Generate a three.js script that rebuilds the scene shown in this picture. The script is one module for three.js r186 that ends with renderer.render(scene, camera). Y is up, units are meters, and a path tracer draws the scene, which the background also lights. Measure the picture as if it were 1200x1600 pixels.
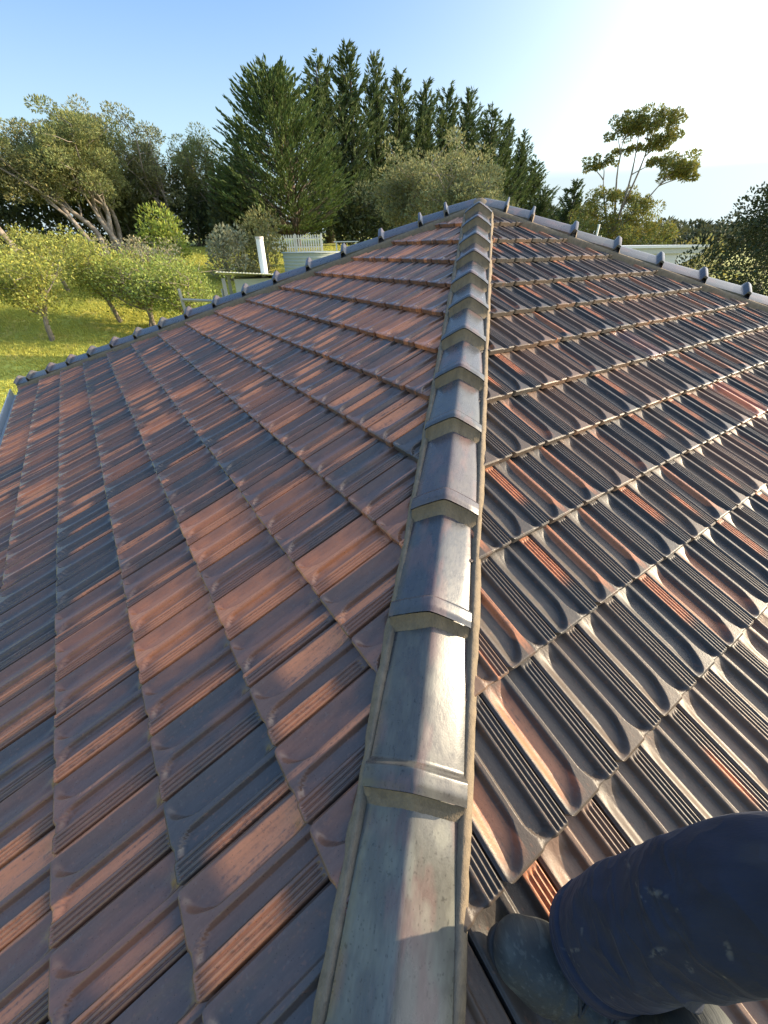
import * as THREE from 'three';
import { MarchingCubes } from 'three/addons/objects/MarchingCubes.js';
import { mergeGeometries } from 'three/addons/utils/BufferGeometryUtils.js';

// ---------------------------------------------------------------- camera, sky, sun, exposure
const scene = new THREE.Scene();
const camera = new THREE.PerspectiveCamera(103.78, 0.75, 0.02, 6000);
const EYE = new THREE.Vector3(0.0226, 4.1816, 4.8227);
camera.position.copy(EYE);
camera.up.set(-0.09564, 0.83443, -0.54275);
camera.lookAt(EYE.x - 0.16704, EYE.y - 0.55098, EYE.z - 0.81763);
camera.updateMatrixWorld(true);
const renderer = new THREE.WebGLRenderer({ antialias: true });
renderer.setSize(768, 1024);
renderer.toneMapping = THREE.LinearToneMapping;
renderer.toneMappingExposure = 2.0;
renderer.shadowMap.enabled = true;

const SUN = new THREE.Vector3(0.92, 0, -0.39).normalize();
const SUN_EL = 15.5 * Math.PI / 180;
SUN.multiplyScalar(Math.cos(SUN_EL)); SUN.y = Math.sin(SUN_EL);
const sun = new THREE.DirectionalLight(new THREE.Color(1, 0.82, 0.57), 5);
sun.position.copy(SUN).multiplyScalar(120);
sun.castShadow = true;
sun.shadow.mapSize.set(4096, 4096);
Object.assign(sun.shadow.camera, { left: -70, right: 70, top: 70, bottom: -70, near: 1, far: 320 });
sun.shadow.radius = 1;
scene.add(sun, sun.target);

const smooth = (a, b, x) => { const t = Math.min(1, Math.max(0, (x - a) / (b - a))); return t * t * (3 - 2 * t); };
const lerp = (a, b, t) => a + (b - a) * t;
const clamp = (x, a, b) => Math.min(b, Math.max(a, x));
{ // clear morning sky: blue overhead, pale towards the horizon, a wide white glow round the low sun, a thin bank of sea haze
  const w = 1024, h = 512, d = new Float32Array(w * h * 4);
  for (let j = 0; j < h; j++) for (let i = 0; i < w; i++) {
    const phi = (i + 0.5) / w * 2 * Math.PI - Math.PI, el = (j + 0.5) / h * Math.PI - Math.PI / 2;
    const x = Math.cos(el) * Math.cos(phi), y = Math.sin(el), z = Math.cos(el) * Math.sin(phi);
    const deg = el * 180 / Math.PI, gam = Math.acos(clamp(x * SUN.x + y * SUN.y + z * SUN.z, -1, 1)) * 180 / Math.PI;
    const t = smooth(2, 23, deg);
    const c = [lerp(0.37, 0.135, t), lerp(0.51, 0.26, t), lerp(0.54, 0.50, t)];
    const g = 2.5 * Math.exp(-Math.pow(gam / 37, 2));
    c[0] += g * 1.04; c[1] += g * 0.97; c[2] += g * 0.84;
    const bank = (1 - smooth(5.9, 6.5, deg)) * 0.85; // marine haze lying along the horizon
    c[0] = lerp(c[0], 0.37, bank); c[1] = lerp(c[1], 0.44, bank); c[2] = lerp(c[2], 0.47, bank);
    const o = (j * w + i) * 4;
    d[o] = c[0]; d[o + 1] = c[1]; d[o + 2] = c[2]; d[o + 3] = 1;
  }
  const sky = new THREE.DataTexture(d, w, h, THREE.RGBAFormat, THREE.FloatType);
  sky.mapping = THREE.EquirectangularReflectionMapping;
  sky.magFilter = THREE.LinearFilter; sky.minFilter = THREE.LinearFilter;
  sky.needsUpdate = true;
  scene.background = sky; scene.environment = sky;
}

// ---------------------------------------------------------------- helpers
let seed = 1;
const reseed = s => { seed = s >>> 0; };
const rnd = () => { seed = (seed + 0x6D2B79F5) >>> 0; let t = seed; t = Math.imul(t ^ t >>> 15, t | 1); t ^= t + Math.imul(t ^ t >>> 7, t | 61); return ((t ^ t >>> 14) >>> 0) / 4294967296; };
const rr = (a, b) => a + (b - a) * rnd();
const gauss = () => (rnd() + rnd() + rnd() + rnd() - 2) * 1.0;
const hash = (x, y, s) => { let h = Math.imul(x, 374761393) + Math.imul(y, 668265263) + Math.imul(s, 2147483647 ^ 0x5bd1e995); h = Math.imul(h ^ h >>> 13, 1274126177); return ((h ^ h >>> 16) >>> 0) / 4294967296; };
const vnoise = (x, y, s = 0) => { const i = Math.floor(x), j = Math.floor(y), u = x - i, v = y - j, a = u * u * (3 - 2 * u), b = v * v * (3 - 2 * v); return lerp(lerp(hash(i, j, s), hash(i + 1, j, s), a), lerp(hash(i, j + 1, s), hash(i + 1, j + 1, s), a), b); };
const fbm = (x, y, s = 0, n = 4) => { let v = 0, a = 0.5, t = 0; for (let k = 0; k < n; k++) { v += a * vnoise(x, y, s + k * 17); t += a; a *= 0.5; x *= 2.03; y *= 2.03; } return v / t; };
const V = (x, y, z) => new THREE.Vector3(x, y, z);

function texture(w, h, srgb, fn, rep) {
  const d = new Uint8Array(w * h * 4), c = [0, 0, 0];
  for (let j = 0; j < h; j++) for (let i = 0; i < w; i++) {
    fn((i + 0.5) / w, (j + 0.5) / h, c);
    const o = (j * w + i) * 4;
    for (let k = 0; k < 3; k++) { let v = clamp(c[k], 0, 1); if (srgb) v = v <= 0.0031308 ? v * 12.92 : 1.055 * Math.pow(v, 1 / 2.4) - 0.055; d[o + k] = Math.round(v * 255); }
    d[o + 3] = 255;
  }
  const t = new THREE.DataTexture(d, w, h, THREE.RGBAFormat);
  if (srgb) t.colorSpace = THREE.SRGBColorSpace;
  t.magFilter = THREE.LinearFilter; t.minFilter = THREE.LinearMipmapLinearFilter; t.generateMipmaps = true;
  t.wrapS = t.wrapT = rep ? THREE.RepeatWrapping : THREE.ClampToEdgeWrapping;
  t.needsUpdate = true;
  return t;
}
const grey = (w, h, fn, rep) => texture(w, h, false, (u, v, c) => { c[0] = c[1] = c[2] = fn(u, v); }, rep);

const taken = new Map();
const numbered = n => { const k = taken.get(n) || 0; taken.set(n, k + 1); return k ? `${n}_${String(k).padStart(3, '0')}` : n; };
function shade(o) { o.traverse(m => { if (m.isMesh) { m.castShadow = true; m.receiveShadow = true; } }); return o; }
function tag(o, label, category, group, kind) {
  o.name = numbered(o.name); scene.add(o); shade(o);
  if (label) o.userData.label = label;
  if (category) o.userData.category = category;
  if (group) o.userData.group = group;
  if (kind) o.userData.kind = kind;
  return o;
}
const group = (name, x = 0, y = 0, z = 0) => { const g = new THREE.Group(); g.name = name; g.position.set(x, y, z); return g; };
function part(name, geo, mat, parent) { const m = new THREE.Mesh(geo, mat); m.name = name; parent.add(m); return m; }
const col = (r, g, b) => new THREE.Color().setRGB(r, g, b);
const std = (c, roughness = 0.9, extra = {}) => new THREE.MeshPhysicalMaterial({ color: c, roughness, ...extra });

class Build { // triangles collected into one geometry
  constructor() { this.p = []; this.n = []; this.u = []; this.i = []; this.c = []; }
  get count() { return this.p.length / 3; }
  quadGrid(rows, uvs, flip = false) { // rows of Vector3
    const base = this.count, nr = rows.length, nc = rows[0].length;
    rows.forEach((r, j) => r.forEach((q, i) => { this.p.push(q.x, q.y, q.z); const uv = uvs ? uvs(i, j) : [i / (nc - 1), j / (nr - 1)]; this.u.push(uv[0], uv[1]); }));
    for (let j = 0; j + 1 < nr; j++) for (let i = 0; i + 1 < nc; i++) {
      const a = base + j * nc + i, b = a + 1, c = a + nc, d = c + 1;
      flip ? this.i.push(a, c, b, b, c, d) : this.i.push(a, b, c, b, d, c);
    }
  }
  tube(pts, rad, sides = 6, cap = false) {
    const rows = []; let ref = V(0.31, 0.2, 0.93);
    let acc = 0; const lens = [0];
    for (let k = 1; k < pts.length; k++) { acc += pts[k].distanceTo(pts[k - 1]); lens.push(acc); }
    for (let k = 0; k < pts.length; k++) {
      const d = V(0, 0, 0).subVectors(pts[Math.min(k + 1, pts.length - 1)], pts[Math.max(k - 1, 0)]).normalize();
      const a = V(0, 0, 0).crossVectors(d, ref); if (a.lengthSq() < 1e-4) a.crossVectors(d, V(1, 0, 0)); a.normalize();
      const b = V(0, 0, 0).crossVectors(d, a); ref = V(0, 0, 0).crossVectors(a, d).normalize();
      const row = [];
      for (let s = 0; s <= sides; s++) { const t = s / sides * Math.PI * 2; row.push(pts[k].clone().addScaledVector(a, Math.cos(t) * rad[k]).addScaledVector(b, Math.sin(t) * rad[k])); }
      rows.push(row);
    }
    this.quadGrid(rows, (i, j) => [i / sides, lens[j]], true);
    if (cap) for (const k of [0, pts.length - 1]) { const c0 = this.count; this.p.push(pts[k].x, pts[k].y, pts[k].z); this.u.push(0, 0); for (const q of rows[k]) { this.p.push(q.x, q.y, q.z); this.u.push(0, 0); } for (let s = 0; s < sides; s++) k ? this.i.push(c0, c0 + s + 1, c0 + s + 2) : this.i.push(c0, c0 + s + 2, c0 + s + 1); }
  }
  box(x0, x1, y0, y1, z0, z1) {
    const f = (a, b, c, d) => { const k = this.count; for (const q of [a, b, c, d]) { this.p.push(...q); } this.u.push(0, 0, 1, 0, 1, 1, 0, 1); this.i.push(k, k + 1, k + 2, k, k + 2, k + 3); };
    f([x0, y0, z1], [x1, y0, z1], [x1, y1, z1], [x0, y1, z1]); f([x1, y0, z0], [x0, y0, z0], [x0, y1, z0], [x1, y1, z0]);
    f([x1, y0, z1], [x1, y0, z0], [x1, y1, z0], [x1, y1, z1]); f([x0, y0, z0], [x0, y0, z1], [x0, y1, z1], [x0, y1, z0]);
    f([x0, y1, z1], [x1, y1, z1], [x1, y1, z0], [x0, y1, z0]); f([x0, y0, z0], [x1, y0, z0], [x1, y0, z1], [x0, y0, z1]);
    return this;
  }
  geo(flat = false) {
    let g = new THREE.BufferGeometry();
    g.setAttribute('position', new THREE.Float32BufferAttribute(this.p, 3));
    g.setAttribute('uv', new THREE.Float32BufferAttribute(this.u, 2));
    if (this.c.length) g.setAttribute('color', new THREE.Float32BufferAttribute(this.c, 3));
    g.setIndex(this.i);
    if (flat) g = g.toNonIndexed();
    g.computeVertexNormals();
    return g;
  }
}

// ---------------------------------------------------------------- ground
function groundY(x, z) {
  const dx = x - EYE.x, dz = z - EYE.z, d = Math.hypot(dx, dz), az = Math.atan2(dx, -dz) * 180 / Math.PI;
  const left = az > 150 ? 1 : 1 - smooth(-14, 16, az) * smooth(170, 100, az);
  const rise = 0.18 * clamp(d - 14, 0, 21) + 0.035 * Math.max(0, Math.min(d, 120) - 35);
  return 0.4 + rise * lerp(0.12, 1, left) + 0.12 * (fbm(x * 0.15 + 9, z * 0.15, 3) - 0.5) * smooth(9, 14, d);
}
const M = {};
{
  const n = 150, rows = [];
  const q = t => Math.sinh(t * 4.2) / Math.sinh(4.2) * 3000;
  for (let j = 0; j <= n; j++) { const r = []; for (let i = 0; i <= n; i++) { const x = q(i / n * 2 - 1) + EYE.x - 8, z = q(j / n * 2 - 1) + EYE.z - 12; r.push(V(x, groundY(x, z), z)); } rows.push(r); }
  const b = new Build(); b.quadGrid(rows, (i, j) => [rows[j][i].x / 6, rows[j][i].z / 6], true);
  const t = texture(512, 512, true, (u, v, c) => {
    const f = (a, s) => { const U = u * a, W = v * a; let r = 0; for (const [ox, oy] of [[0, 0], [1, 0], [0, 1], [1, 1]]) r += fbm(U + ox * -a, W + oy * -a, s) * (ox ? u : 1 - u) * (oy ? v : 1 - v); return r; };
    const a = f(40, 5), g = f(9, 8), m = 0.62 + 0.75 * a;
    const dry = smooth(0.48, 0.64, g);
    c[0] = lerp(0.34, 0.45, dry) * m; c[1] = lerp(0.36, 0.38, dry) * m; c[2] = lerp(0.06, 0.09, dry) * m;
  }, true);
  M.lawn = std(col(1, 1, 1), 1, { map: t });
  const m = new THREE.Mesh(b.geo(), M.lawn); m.name = 'ground';
  tag(m, 'sunlit yellow green lawn rising behind the house', 'ground', null, 'structure');
}

// ---------------------------------------------------------------- the roof: frame of reference
const G = 0.33, H0 = 4.46, TH = 0.40753, CT = Math.cos(TH), ST = Math.sin(TH), R2 = Math.SQRT1_2;
const TW = 0.65 * G, KA = -0.28, EAVE = 15;
const dL = V(-R2, 0, R2), dR = V(R2, 0, R2), UP = V(0, 1, 0);
const faceAxes = side => {
  const d = side === 0 ? dL : dR, z = d.clone().multiplyScalar(CT).addScaledVector(UP, -ST), y = UP.clone().multiplyScalar(CT).addScaledVector(d, ST);
  return { x: V(0, 0, 0).crossVectors(y, z), y, z };
};
const ZA = KA * CT * Math.SQRT2 * G, YA = H0 - KA * ST * G; // apex
const house = group('tiled_house');

// procedural glaze: manganese-dark salt glaze with bare clay along some ribs
const bumpGrain = grey(256, 256, (u, v) => 0.6 * fbm(u * 40, v * 40, 3) + 0.4 * hash(Math.floor(u * 256), Math.floor(v * 256), 9), true);
function glaze(k, kind) {
  reseed(900 + k * 31);
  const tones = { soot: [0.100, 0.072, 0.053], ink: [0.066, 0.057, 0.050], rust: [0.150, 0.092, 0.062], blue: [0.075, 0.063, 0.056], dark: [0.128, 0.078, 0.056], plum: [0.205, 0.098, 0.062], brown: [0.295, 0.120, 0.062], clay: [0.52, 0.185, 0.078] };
  const a = tones[kind], clay = [0.64, 0.235, 0.10], low = 'soot ink rust'.includes(kind), b = tones[(low ? ['soot', 'ink', 'rust'] : kind === 'blue' || kind === 'dark' ? ['plum', 'brown', 'blue'] : ['blue', 'dark', 'blue'])[Math.floor(rnd() * 3)]], burn = low ? 0.5 : rr(0.25, 0.85);
  const strips = []; // [x0, x1, y0, y1, strength]
  const zones = [[0.0, 0.05], [0.37, 0.49], [0.55, 0.73], [0.75, 0.99], [0.76, 0.99], [0.86, 0.99], [0.75, 0.86], [0.05, 0.37], [0.40, 0.47], [0.755, 0.80]];
  const many = { soot: 1, ink: 1, rust: 1, blue: 1, dark: 2, plum: 3, brown: 3, clay: 3 }[kind];
  for (let s = 0; s < many; s++) { if (rnd() < 0.25) continue; const z = zones[Math.floor(rnd() * zones.length)]; const y0 = rr(-0.3, 0.45), y1 = rr(0.6, 1.3); strips.push([z[0] + rr(-0.01, 0.01), z[1] + rr(-0.01, 0.01), y0, y1, rr(0.35, 1)]); }
  const mask = (u, v) => {
    let m = 0; const wob = (fbm(u * 8, v * 5, k) - 0.5) * 0.05, streak = 0.6 * fbm(u * 40, v * 3, k + 5) + 0.4 * fbm(u * 30, v * 40, k + 6);
    for (const [x0, x1, y0, y1, s] of strips) { const e = smooth(x0 - 0.012, x0 + 0.012, u + wob * 0.4) * (1 - smooth(x1 - 0.012, x1 + 0.012, u + wob * 0.4)) * smooth(y0 - 0.12, y0 + 0.12, v + wob * 2) * (1 - smooth(y1 - 0.12, y1 + 0.12, v)); m = Math.max(m, e * s * smooth(0.12, 0.55, streak)); }
    const fleck = smooth(0.68, 0.8, fbm(u * 34, v * 26, k + 70)) * 0.14;
    return clamp(Math.max(m, fleck * 0.6), 0, 1);
  };
  const map = texture(160, 224, true, (u, v, c) => {
    const m = mask(u, v), t = smooth(0.32, 0.68, fbm(u * 2.6, v * 1.8, k + 40)), f = 0.80 + 0.26 * fbm(u * 40, v * 6, k + 11) + 0.16 * fbm(u * 60, v * 84, k + 12), sp = hash(Math.floor(u * 160), Math.floor(v * 224), k) > 0.9965 ? 0.35 : 1;
    const lich = smooth(0.72, 0.8, fbm(u * 26, v * 36, k + 90)) * 0.35;
    for (let q = 0; q < 3; q++) { let w = lerp(lerp(a[q], b[q], t * burn), clay[q], m) * f * sp; c[q] = lerp(w, [0.2, 0.19, 0.16][q], lich * 0.4); }
  });
  const rough = grey(80, 112, (u, v) => clamp(lerp(low ? 0.46 : 0.2, 0.42, mask(u, v)) + 0.16 * (fbm(u * 22, v * 12, k + 3) - 0.5), 0.1, 1));
  return std(col(1, 1, 1), 1, { map, roughnessMap: rough, bumpMap: M.grainTile, bumpScale: 0.0007, specularIntensity: low ? 0.5 : 1 });
}
M.grainTile = bumpGrain;
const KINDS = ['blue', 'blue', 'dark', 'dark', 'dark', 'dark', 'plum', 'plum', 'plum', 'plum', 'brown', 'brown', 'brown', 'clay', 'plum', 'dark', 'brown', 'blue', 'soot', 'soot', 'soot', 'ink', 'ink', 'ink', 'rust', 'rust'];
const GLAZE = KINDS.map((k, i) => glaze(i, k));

// ---------------------------------------------------------------- one Marseille roof tile
const TT = 0.031; // how far a butt stands proud of the course below
function tileHeight(x, y) { // metres, relative to the tilted plane through the rims
  // first trough: falls gently from the rim, rises steeply to the middle rib, closed head, leaf-shaped foot
  const end1 = 0.975 - 0.24 * Math.pow(clamp((x - 0.04) / 0.385, 0, 1.2), 3.4), end2 = 0.965 - 0.14 * Math.pow(clamp((0.735 - x) / 0.235, 0, 1.2), 3.0);
  const m1 = smooth(0.015, 0.215, x) * (1 - smooth(0.385, 0.435, x)) * smooth(-0.10, 0.24, y) * (1 - smooth(end1 - 0.045, end1 + 0.02, y));
  // second trough: open at the head, rounded foot
  const m2 = smooth(0.485, 0.545, x) * (1 - smooth(0.70, 0.755, x)) * (1 - smooth(end2 - 0.04, end2 + 0.02, y));
  let h = -0.0205 * m1 - 0.0195 * m2;
  h -= 0.007 * Math.exp(-Math.pow((x - 0.33) / 0.055, 2) - Math.pow((y - 0.13) / 0.05, 2)); // pit at the head
  h -= 0.006 * (1 - smooth(0.0, 0.035, x));
  if (x > 0.745) {
    const run = smooth(0.035, 0.06, y) * (1 - smooth(0.965, 0.985, y));
    for (const c of [0.80, 0.862, 0.924]) h -= 0.0065 * (1 - smooth(0.004, 0.024, Math.abs(x - c))) * run;
    h -= 0.004 * smooth(0.952, 0.966, x);
  }
  h -= 0.008 * smooth(0.88, 1.0, y) * smooth(0.52, 0.60, x) * (1 - smooth(0.69, 0.77, x)); // the butt dips between foot and reeds
  h -= 0.005 * smooth(0.975, 1.0, y) * smooth(0.975, 1.0, y);
  return h;
}
const tileEnd = x => 1 - 0.045 * Math.pow(1 - smooth(0, 0.11, x), 2) - 0.015 * smooth(0.94, 0.966, x) - 0.010 * smooth(0.54, 0.62, x) * (1 - smooth(0.68, 0.76, x));
function tileGeometry(xs, ys) {
  const pos = [], nor = [], uv = [], idx = [];
  const P = (x, t) => { const y = t < 0 ? t : t * tileEnd(x); return V(x * TW, TT * y + tileHeight(x, y), y * G); };
  const e = 0.006, nx = xs.length, ny = ys.length;
  ys.forEach(t => xs.forEach(x => {
    const p = P(x, t), a = P(Math.min(x + e, 0.966), t).sub(P(Math.max(x - e, 0), t)), b = P(x, Math.min(t + e, 1)).sub(P(x, t - e));
    const n = b.cross(a).normalize();
    pos.push(p.x, p.y, p.z); nor.push(n.x, n.y, n.z); uv.push(x, clamp(t, 0, 1));
  }));
  for (let j = 0; j + 1 < ny; j++) for (let i = 0; i + 1 < nx; i++) { const a = j * nx + i, b = a + 1, c = a + nx, d = c + 1; idx.push(a, c, b, b, c, d); }
  const wall = (pts, n, uvf, flip) => { // a skirt from the edge down to the underside
    const base = pos.length / 3;
    pts.forEach((p, k) => { const t = uvf(k), under = TT * Math.min(1, p.z / G) - 0.031; for (const y of [p.y, Math.min(p.y - 0.004, under)]) { pos.push(p.x, y, p.z); const nn = typeof n === 'function' ? n(k) : n; nor.push(nn.x, nn.y, nn.z); uv.push(t[0], t[1]); } });
    for (let k = 0; k + 1 < pts.length; k++) { const a = base + 2 * k; flip ? idx.push(a, a + 2, a + 1, a + 1, a + 2, a + 3) : idx.push(a, a + 1, a + 2, a + 1, a + 3, a + 2); }
  };
  wall(xs.map(x => P(x, 1)), k => V(xs[k] < 0.1 ? -(0.1 - xs[k]) * 6 : 0, 0.15, 1).normalize(), k => [xs[k], 0.985], false);
  wall(ys.map(t => P(0, t)), V(-1, 0.1, 0).normalize(), k => [0.01, clamp(ys[k], 0, 1)], false);
  wall(ys.map(t => P(xs[nx - 1], t)), V(1, 0.1, 0).normalize(), k => [0.98, clamp(ys[k], 0, 1)], true);
  const g = new THREE.BufferGeometry();
  g.setAttribute('position', new THREE.Float32BufferAttribute(pos, 3)); g.setAttribute('normal', new THREE.Float32BufferAttribute(nor, 3)); g.setAttribute('uv', new THREE.Float32BufferAttribute(uv, 2));
  g.setIndex(idx);
  return g;
}
const spread = (stops) => { const o = []; for (let k = 0; k + 1 < stops.length; k++) { const [a, n] = stops[k], b = stops[k + 1][0]; for (let s = 0; s < n; s++) o.push(a + (b - a) * s / n); } o.push(stops[stops.length - 1][0]); return o; };
const reed = [0.78, 0.79, 0.80, 0.81, 0.82, 0.84, 0.852, 0.862, 0.872, 0.884, 0.902, 0.914, 0.924, 0.934, 0.943, 0.955, 0.961, 0.966];
const TILE = [
  tileGeometry([...spread([[0, 4], [0.05, 9], [0.30, 10], [0.45, 3], [0.49, 5], [0.56, 4], [0.69, 6], [0.77, 1]]), ...reed], spread([[-0.06, 1], [0, 9], [0.2, 5], [0.55, 17], [0.94, 6], [1, 1]])),
  tileGeometry([...spread([[0, 2], [0.05, 5], [0.30, 7], [0.44, 2], [0.485, 4], [0.56, 2], [0.69, 4], [0.78, 1]]), 0.80, 0.82, 0.84, 0.862, 0.884, 0.902, 0.924, 0.946, 0.966], spread([[-0.06, 1], [0, 5], [0.2, 2], [0.55, 9], [0.94, 3], [1, 1]])),
  tileGeometry([...spread([[0, 1], [0.04, 4], [0.30, 4], [0.44, 2], [0.485, 3], [0.56, 1], [0.69, 3], [0.78, 1]]), 0.80, 0.83, 0.862, 0.893, 0.924, 0.95, 0.966], spread([[-0.06, 1], [0, 3], [0.2, 1], [0.6, 3], [0.94, 2], [1, 1]])),
];
function clipped(geo, matrix, plane) { // keeps the side of a world plane its normal points to
  const inv = plane.clone().applyMatrix4(matrix.clone().invert());
  const p = geo.attributes.position, n = geo.attributes.normal, u = geo.attributes.uv, ix = geo.index.array;
  const out = { p: [], n: [], u: [] }; const tmp = V(0, 0, 0); let cut = false;
  const vert = k => [p.getX(k), p.getY(k), p.getZ(k), n.getX(k), n.getY(k), n.getZ(k), u.getX(k), u.getY(k)];
  for (let t = 0; t < ix.length; t += 3) {
    let poly = [vert(ix[t]), vert(ix[t + 1]), vert(ix[t + 2])], res = [];
    const ds = poly.map(q => inv.distanceToPoint(tmp.set(q[0], q[1], q[2])));
    if (ds.every(d => d >= 0)) res = poly; else { cut = true; for (let k = 0; k < 3; k++) { const a = poly[k], b = poly[(k + 1) % 3], da = ds[k], db = ds[(k + 1) % 3]; if (da >= 0) res.push(a); if ((da >= 0) !== (db >= 0)) { const s = da / (da - db); res.push(a.map((q, m) => q + (b[m] - q) * s)); } } }
    for (let k = 1; k + 1 < res.length; k++) for (const q of [res[0], res[k], res[k + 1]]) { out.p.push(q[0], q[1], q[2]); out.n.push(q[3], q[4], q[5]); out.u.push(q[6], q[7]); }
  }
  if (!cut) return geo;
  if (out.p.length < 9) return null;
  const g = new THREE.BufferGeometry();
  g.setAttribute('position', new THREE.Float32BufferAttribute(out.p, 3)); g.setAttribute('normal', new THREE.Float32BufferAttribute(out.n, 3)); g.setAttribute('uv', new THREE.Float32BufferAttribute(out.u, 2));
  g.setIndex([...Array(out.p.length / 3).keys()]);
  return g;
}
// lay the courses
const slopes = [0, 1].map(side => { const g = group('roof_slope'); house.add(g); g.userData.label = side ? 'tiled slope facing the sun with shadowed troughs' : 'shaded tiled slope of plum and orange tiles'; return g; });
{
  const all = [];
  reseed(77);
  for (const side of [0, 1]) {
    const ax = faceAxes(side), dn = side ? dR : dL, e = side ? dL : dR;
    for (let k = 0; k <= EAVE; k++) {
      const phase = side ? (k % 2 ? 0.105 : 0.43) : (k % 2 ? 0.0 : 0.325), half = (k - KA) * CT + 1.4;
      for (let m = -Math.ceil(half / 0.65) - 2; m <= half / 0.65 + 2; m++) {
        const u = phase + m * 0.65; // the tile's left edge on the left slope, its left edge in -u on the right slope
        const uc = side ? u - 0.325 : u + 0.325;
        const hip = k * CT; if (uc > hip + 0.9 || uc < -(k - 2 * KA) * CT - 0.9) continue;
        const o = V(0, H0, 0).addScaledVector(ax.z, (k - 1) * G).addScaledVector(e, u * G);
        const mat = new THREE.Matrix4().makeBasis(ax.x, ax.y, ax.z).setPosition(o);
        mat.multiply(new THREE.Matrix4().makeTranslation(TW / 2, 0, G)).multiply(new THREE.Matrix4().makeRotationFromEuler(new THREE.Euler(gauss() * 0.008, gauss() * 0.007, gauss() * 0.010))).multiply(new THREE.Matrix4().makeTranslation(-TW / 2 + gauss() * 0.0008, gauss() * 0.0012, -G + gauss() * 0.003));
        const mid = V(TW / 2, 0.02, G / 2).applyMatrix4(mat), seen = mid.clone().project(camera), dist = mid.distanceTo(EYE);
        const facing = Math.abs(ax.y.dot(EYE.clone().sub(mid))) / dist;
        const inFrame = seen.z < 1 && Math.abs(seen.x) < 1.06 && Math.abs(seen.y) < 1.06;
        const warm = fbm(u * 0.35 + side * 50, k * 0.5, 21); // patches of like firing
        const r = rnd(); let kind;
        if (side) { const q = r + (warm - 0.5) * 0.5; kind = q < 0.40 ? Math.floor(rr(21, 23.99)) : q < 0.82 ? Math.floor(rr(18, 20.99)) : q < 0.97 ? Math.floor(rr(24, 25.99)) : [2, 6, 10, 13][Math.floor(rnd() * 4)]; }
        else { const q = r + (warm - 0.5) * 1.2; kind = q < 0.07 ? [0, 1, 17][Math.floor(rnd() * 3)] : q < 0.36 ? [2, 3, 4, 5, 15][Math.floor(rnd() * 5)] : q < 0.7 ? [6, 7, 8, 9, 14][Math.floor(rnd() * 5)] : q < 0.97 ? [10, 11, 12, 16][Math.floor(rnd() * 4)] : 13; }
        all.push({ side, k, mat, mid, dist, kind, score: inFrame ? facing / (dist * dist) : 0 });
      }
    }
  }
  all.sort((a, b) => b.score - a.score);
  const rest = [[], []];
  const planes = side => [new THREE.Plane(V(side ? 1 : -1, 0, 0), -0.004), new THREE.Plane(V(0, 0, 1), -(ZA + 0.004))];
  all.forEach((t, n) => {
    const own = n < 300 && t.score > 0;
    let g = TILE[own ? (t.dist < 2.6 ? 0 : 1) : t.score > 0 ? 1 : 2];
    for (const pl of planes(t.side)) { if (!g) break; if (pl.distanceToPoint(t.mid) < 0.45) g = clipped(g, t.mat, pl); }
    if (!g) return;
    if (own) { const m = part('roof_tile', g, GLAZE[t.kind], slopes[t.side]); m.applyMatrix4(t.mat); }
    else rest[t.side].push([t.kind, g.clone().applyMatrix4(t.mat)]);
  });
  for (const side of [0, 1]) {
    const list = [], mats = [];
    for (let k = 0; k < GLAZE.length; k++) { const gs = rest[side].filter(r => r[0] === k).map(r => r[1]); if (gs.length) { list.push(mergeGeometries(gs)); mats.push(GLAZE[k]); } }
    const m = part('farther_roof_tiles', mergeGeometries(list, true), mats, slopes[side]); m.userData.kind = 'stuff';
  }
  console.log('tiles', all.length, 'in frame', all.filter(t => t.score > 0).length);
}
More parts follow.
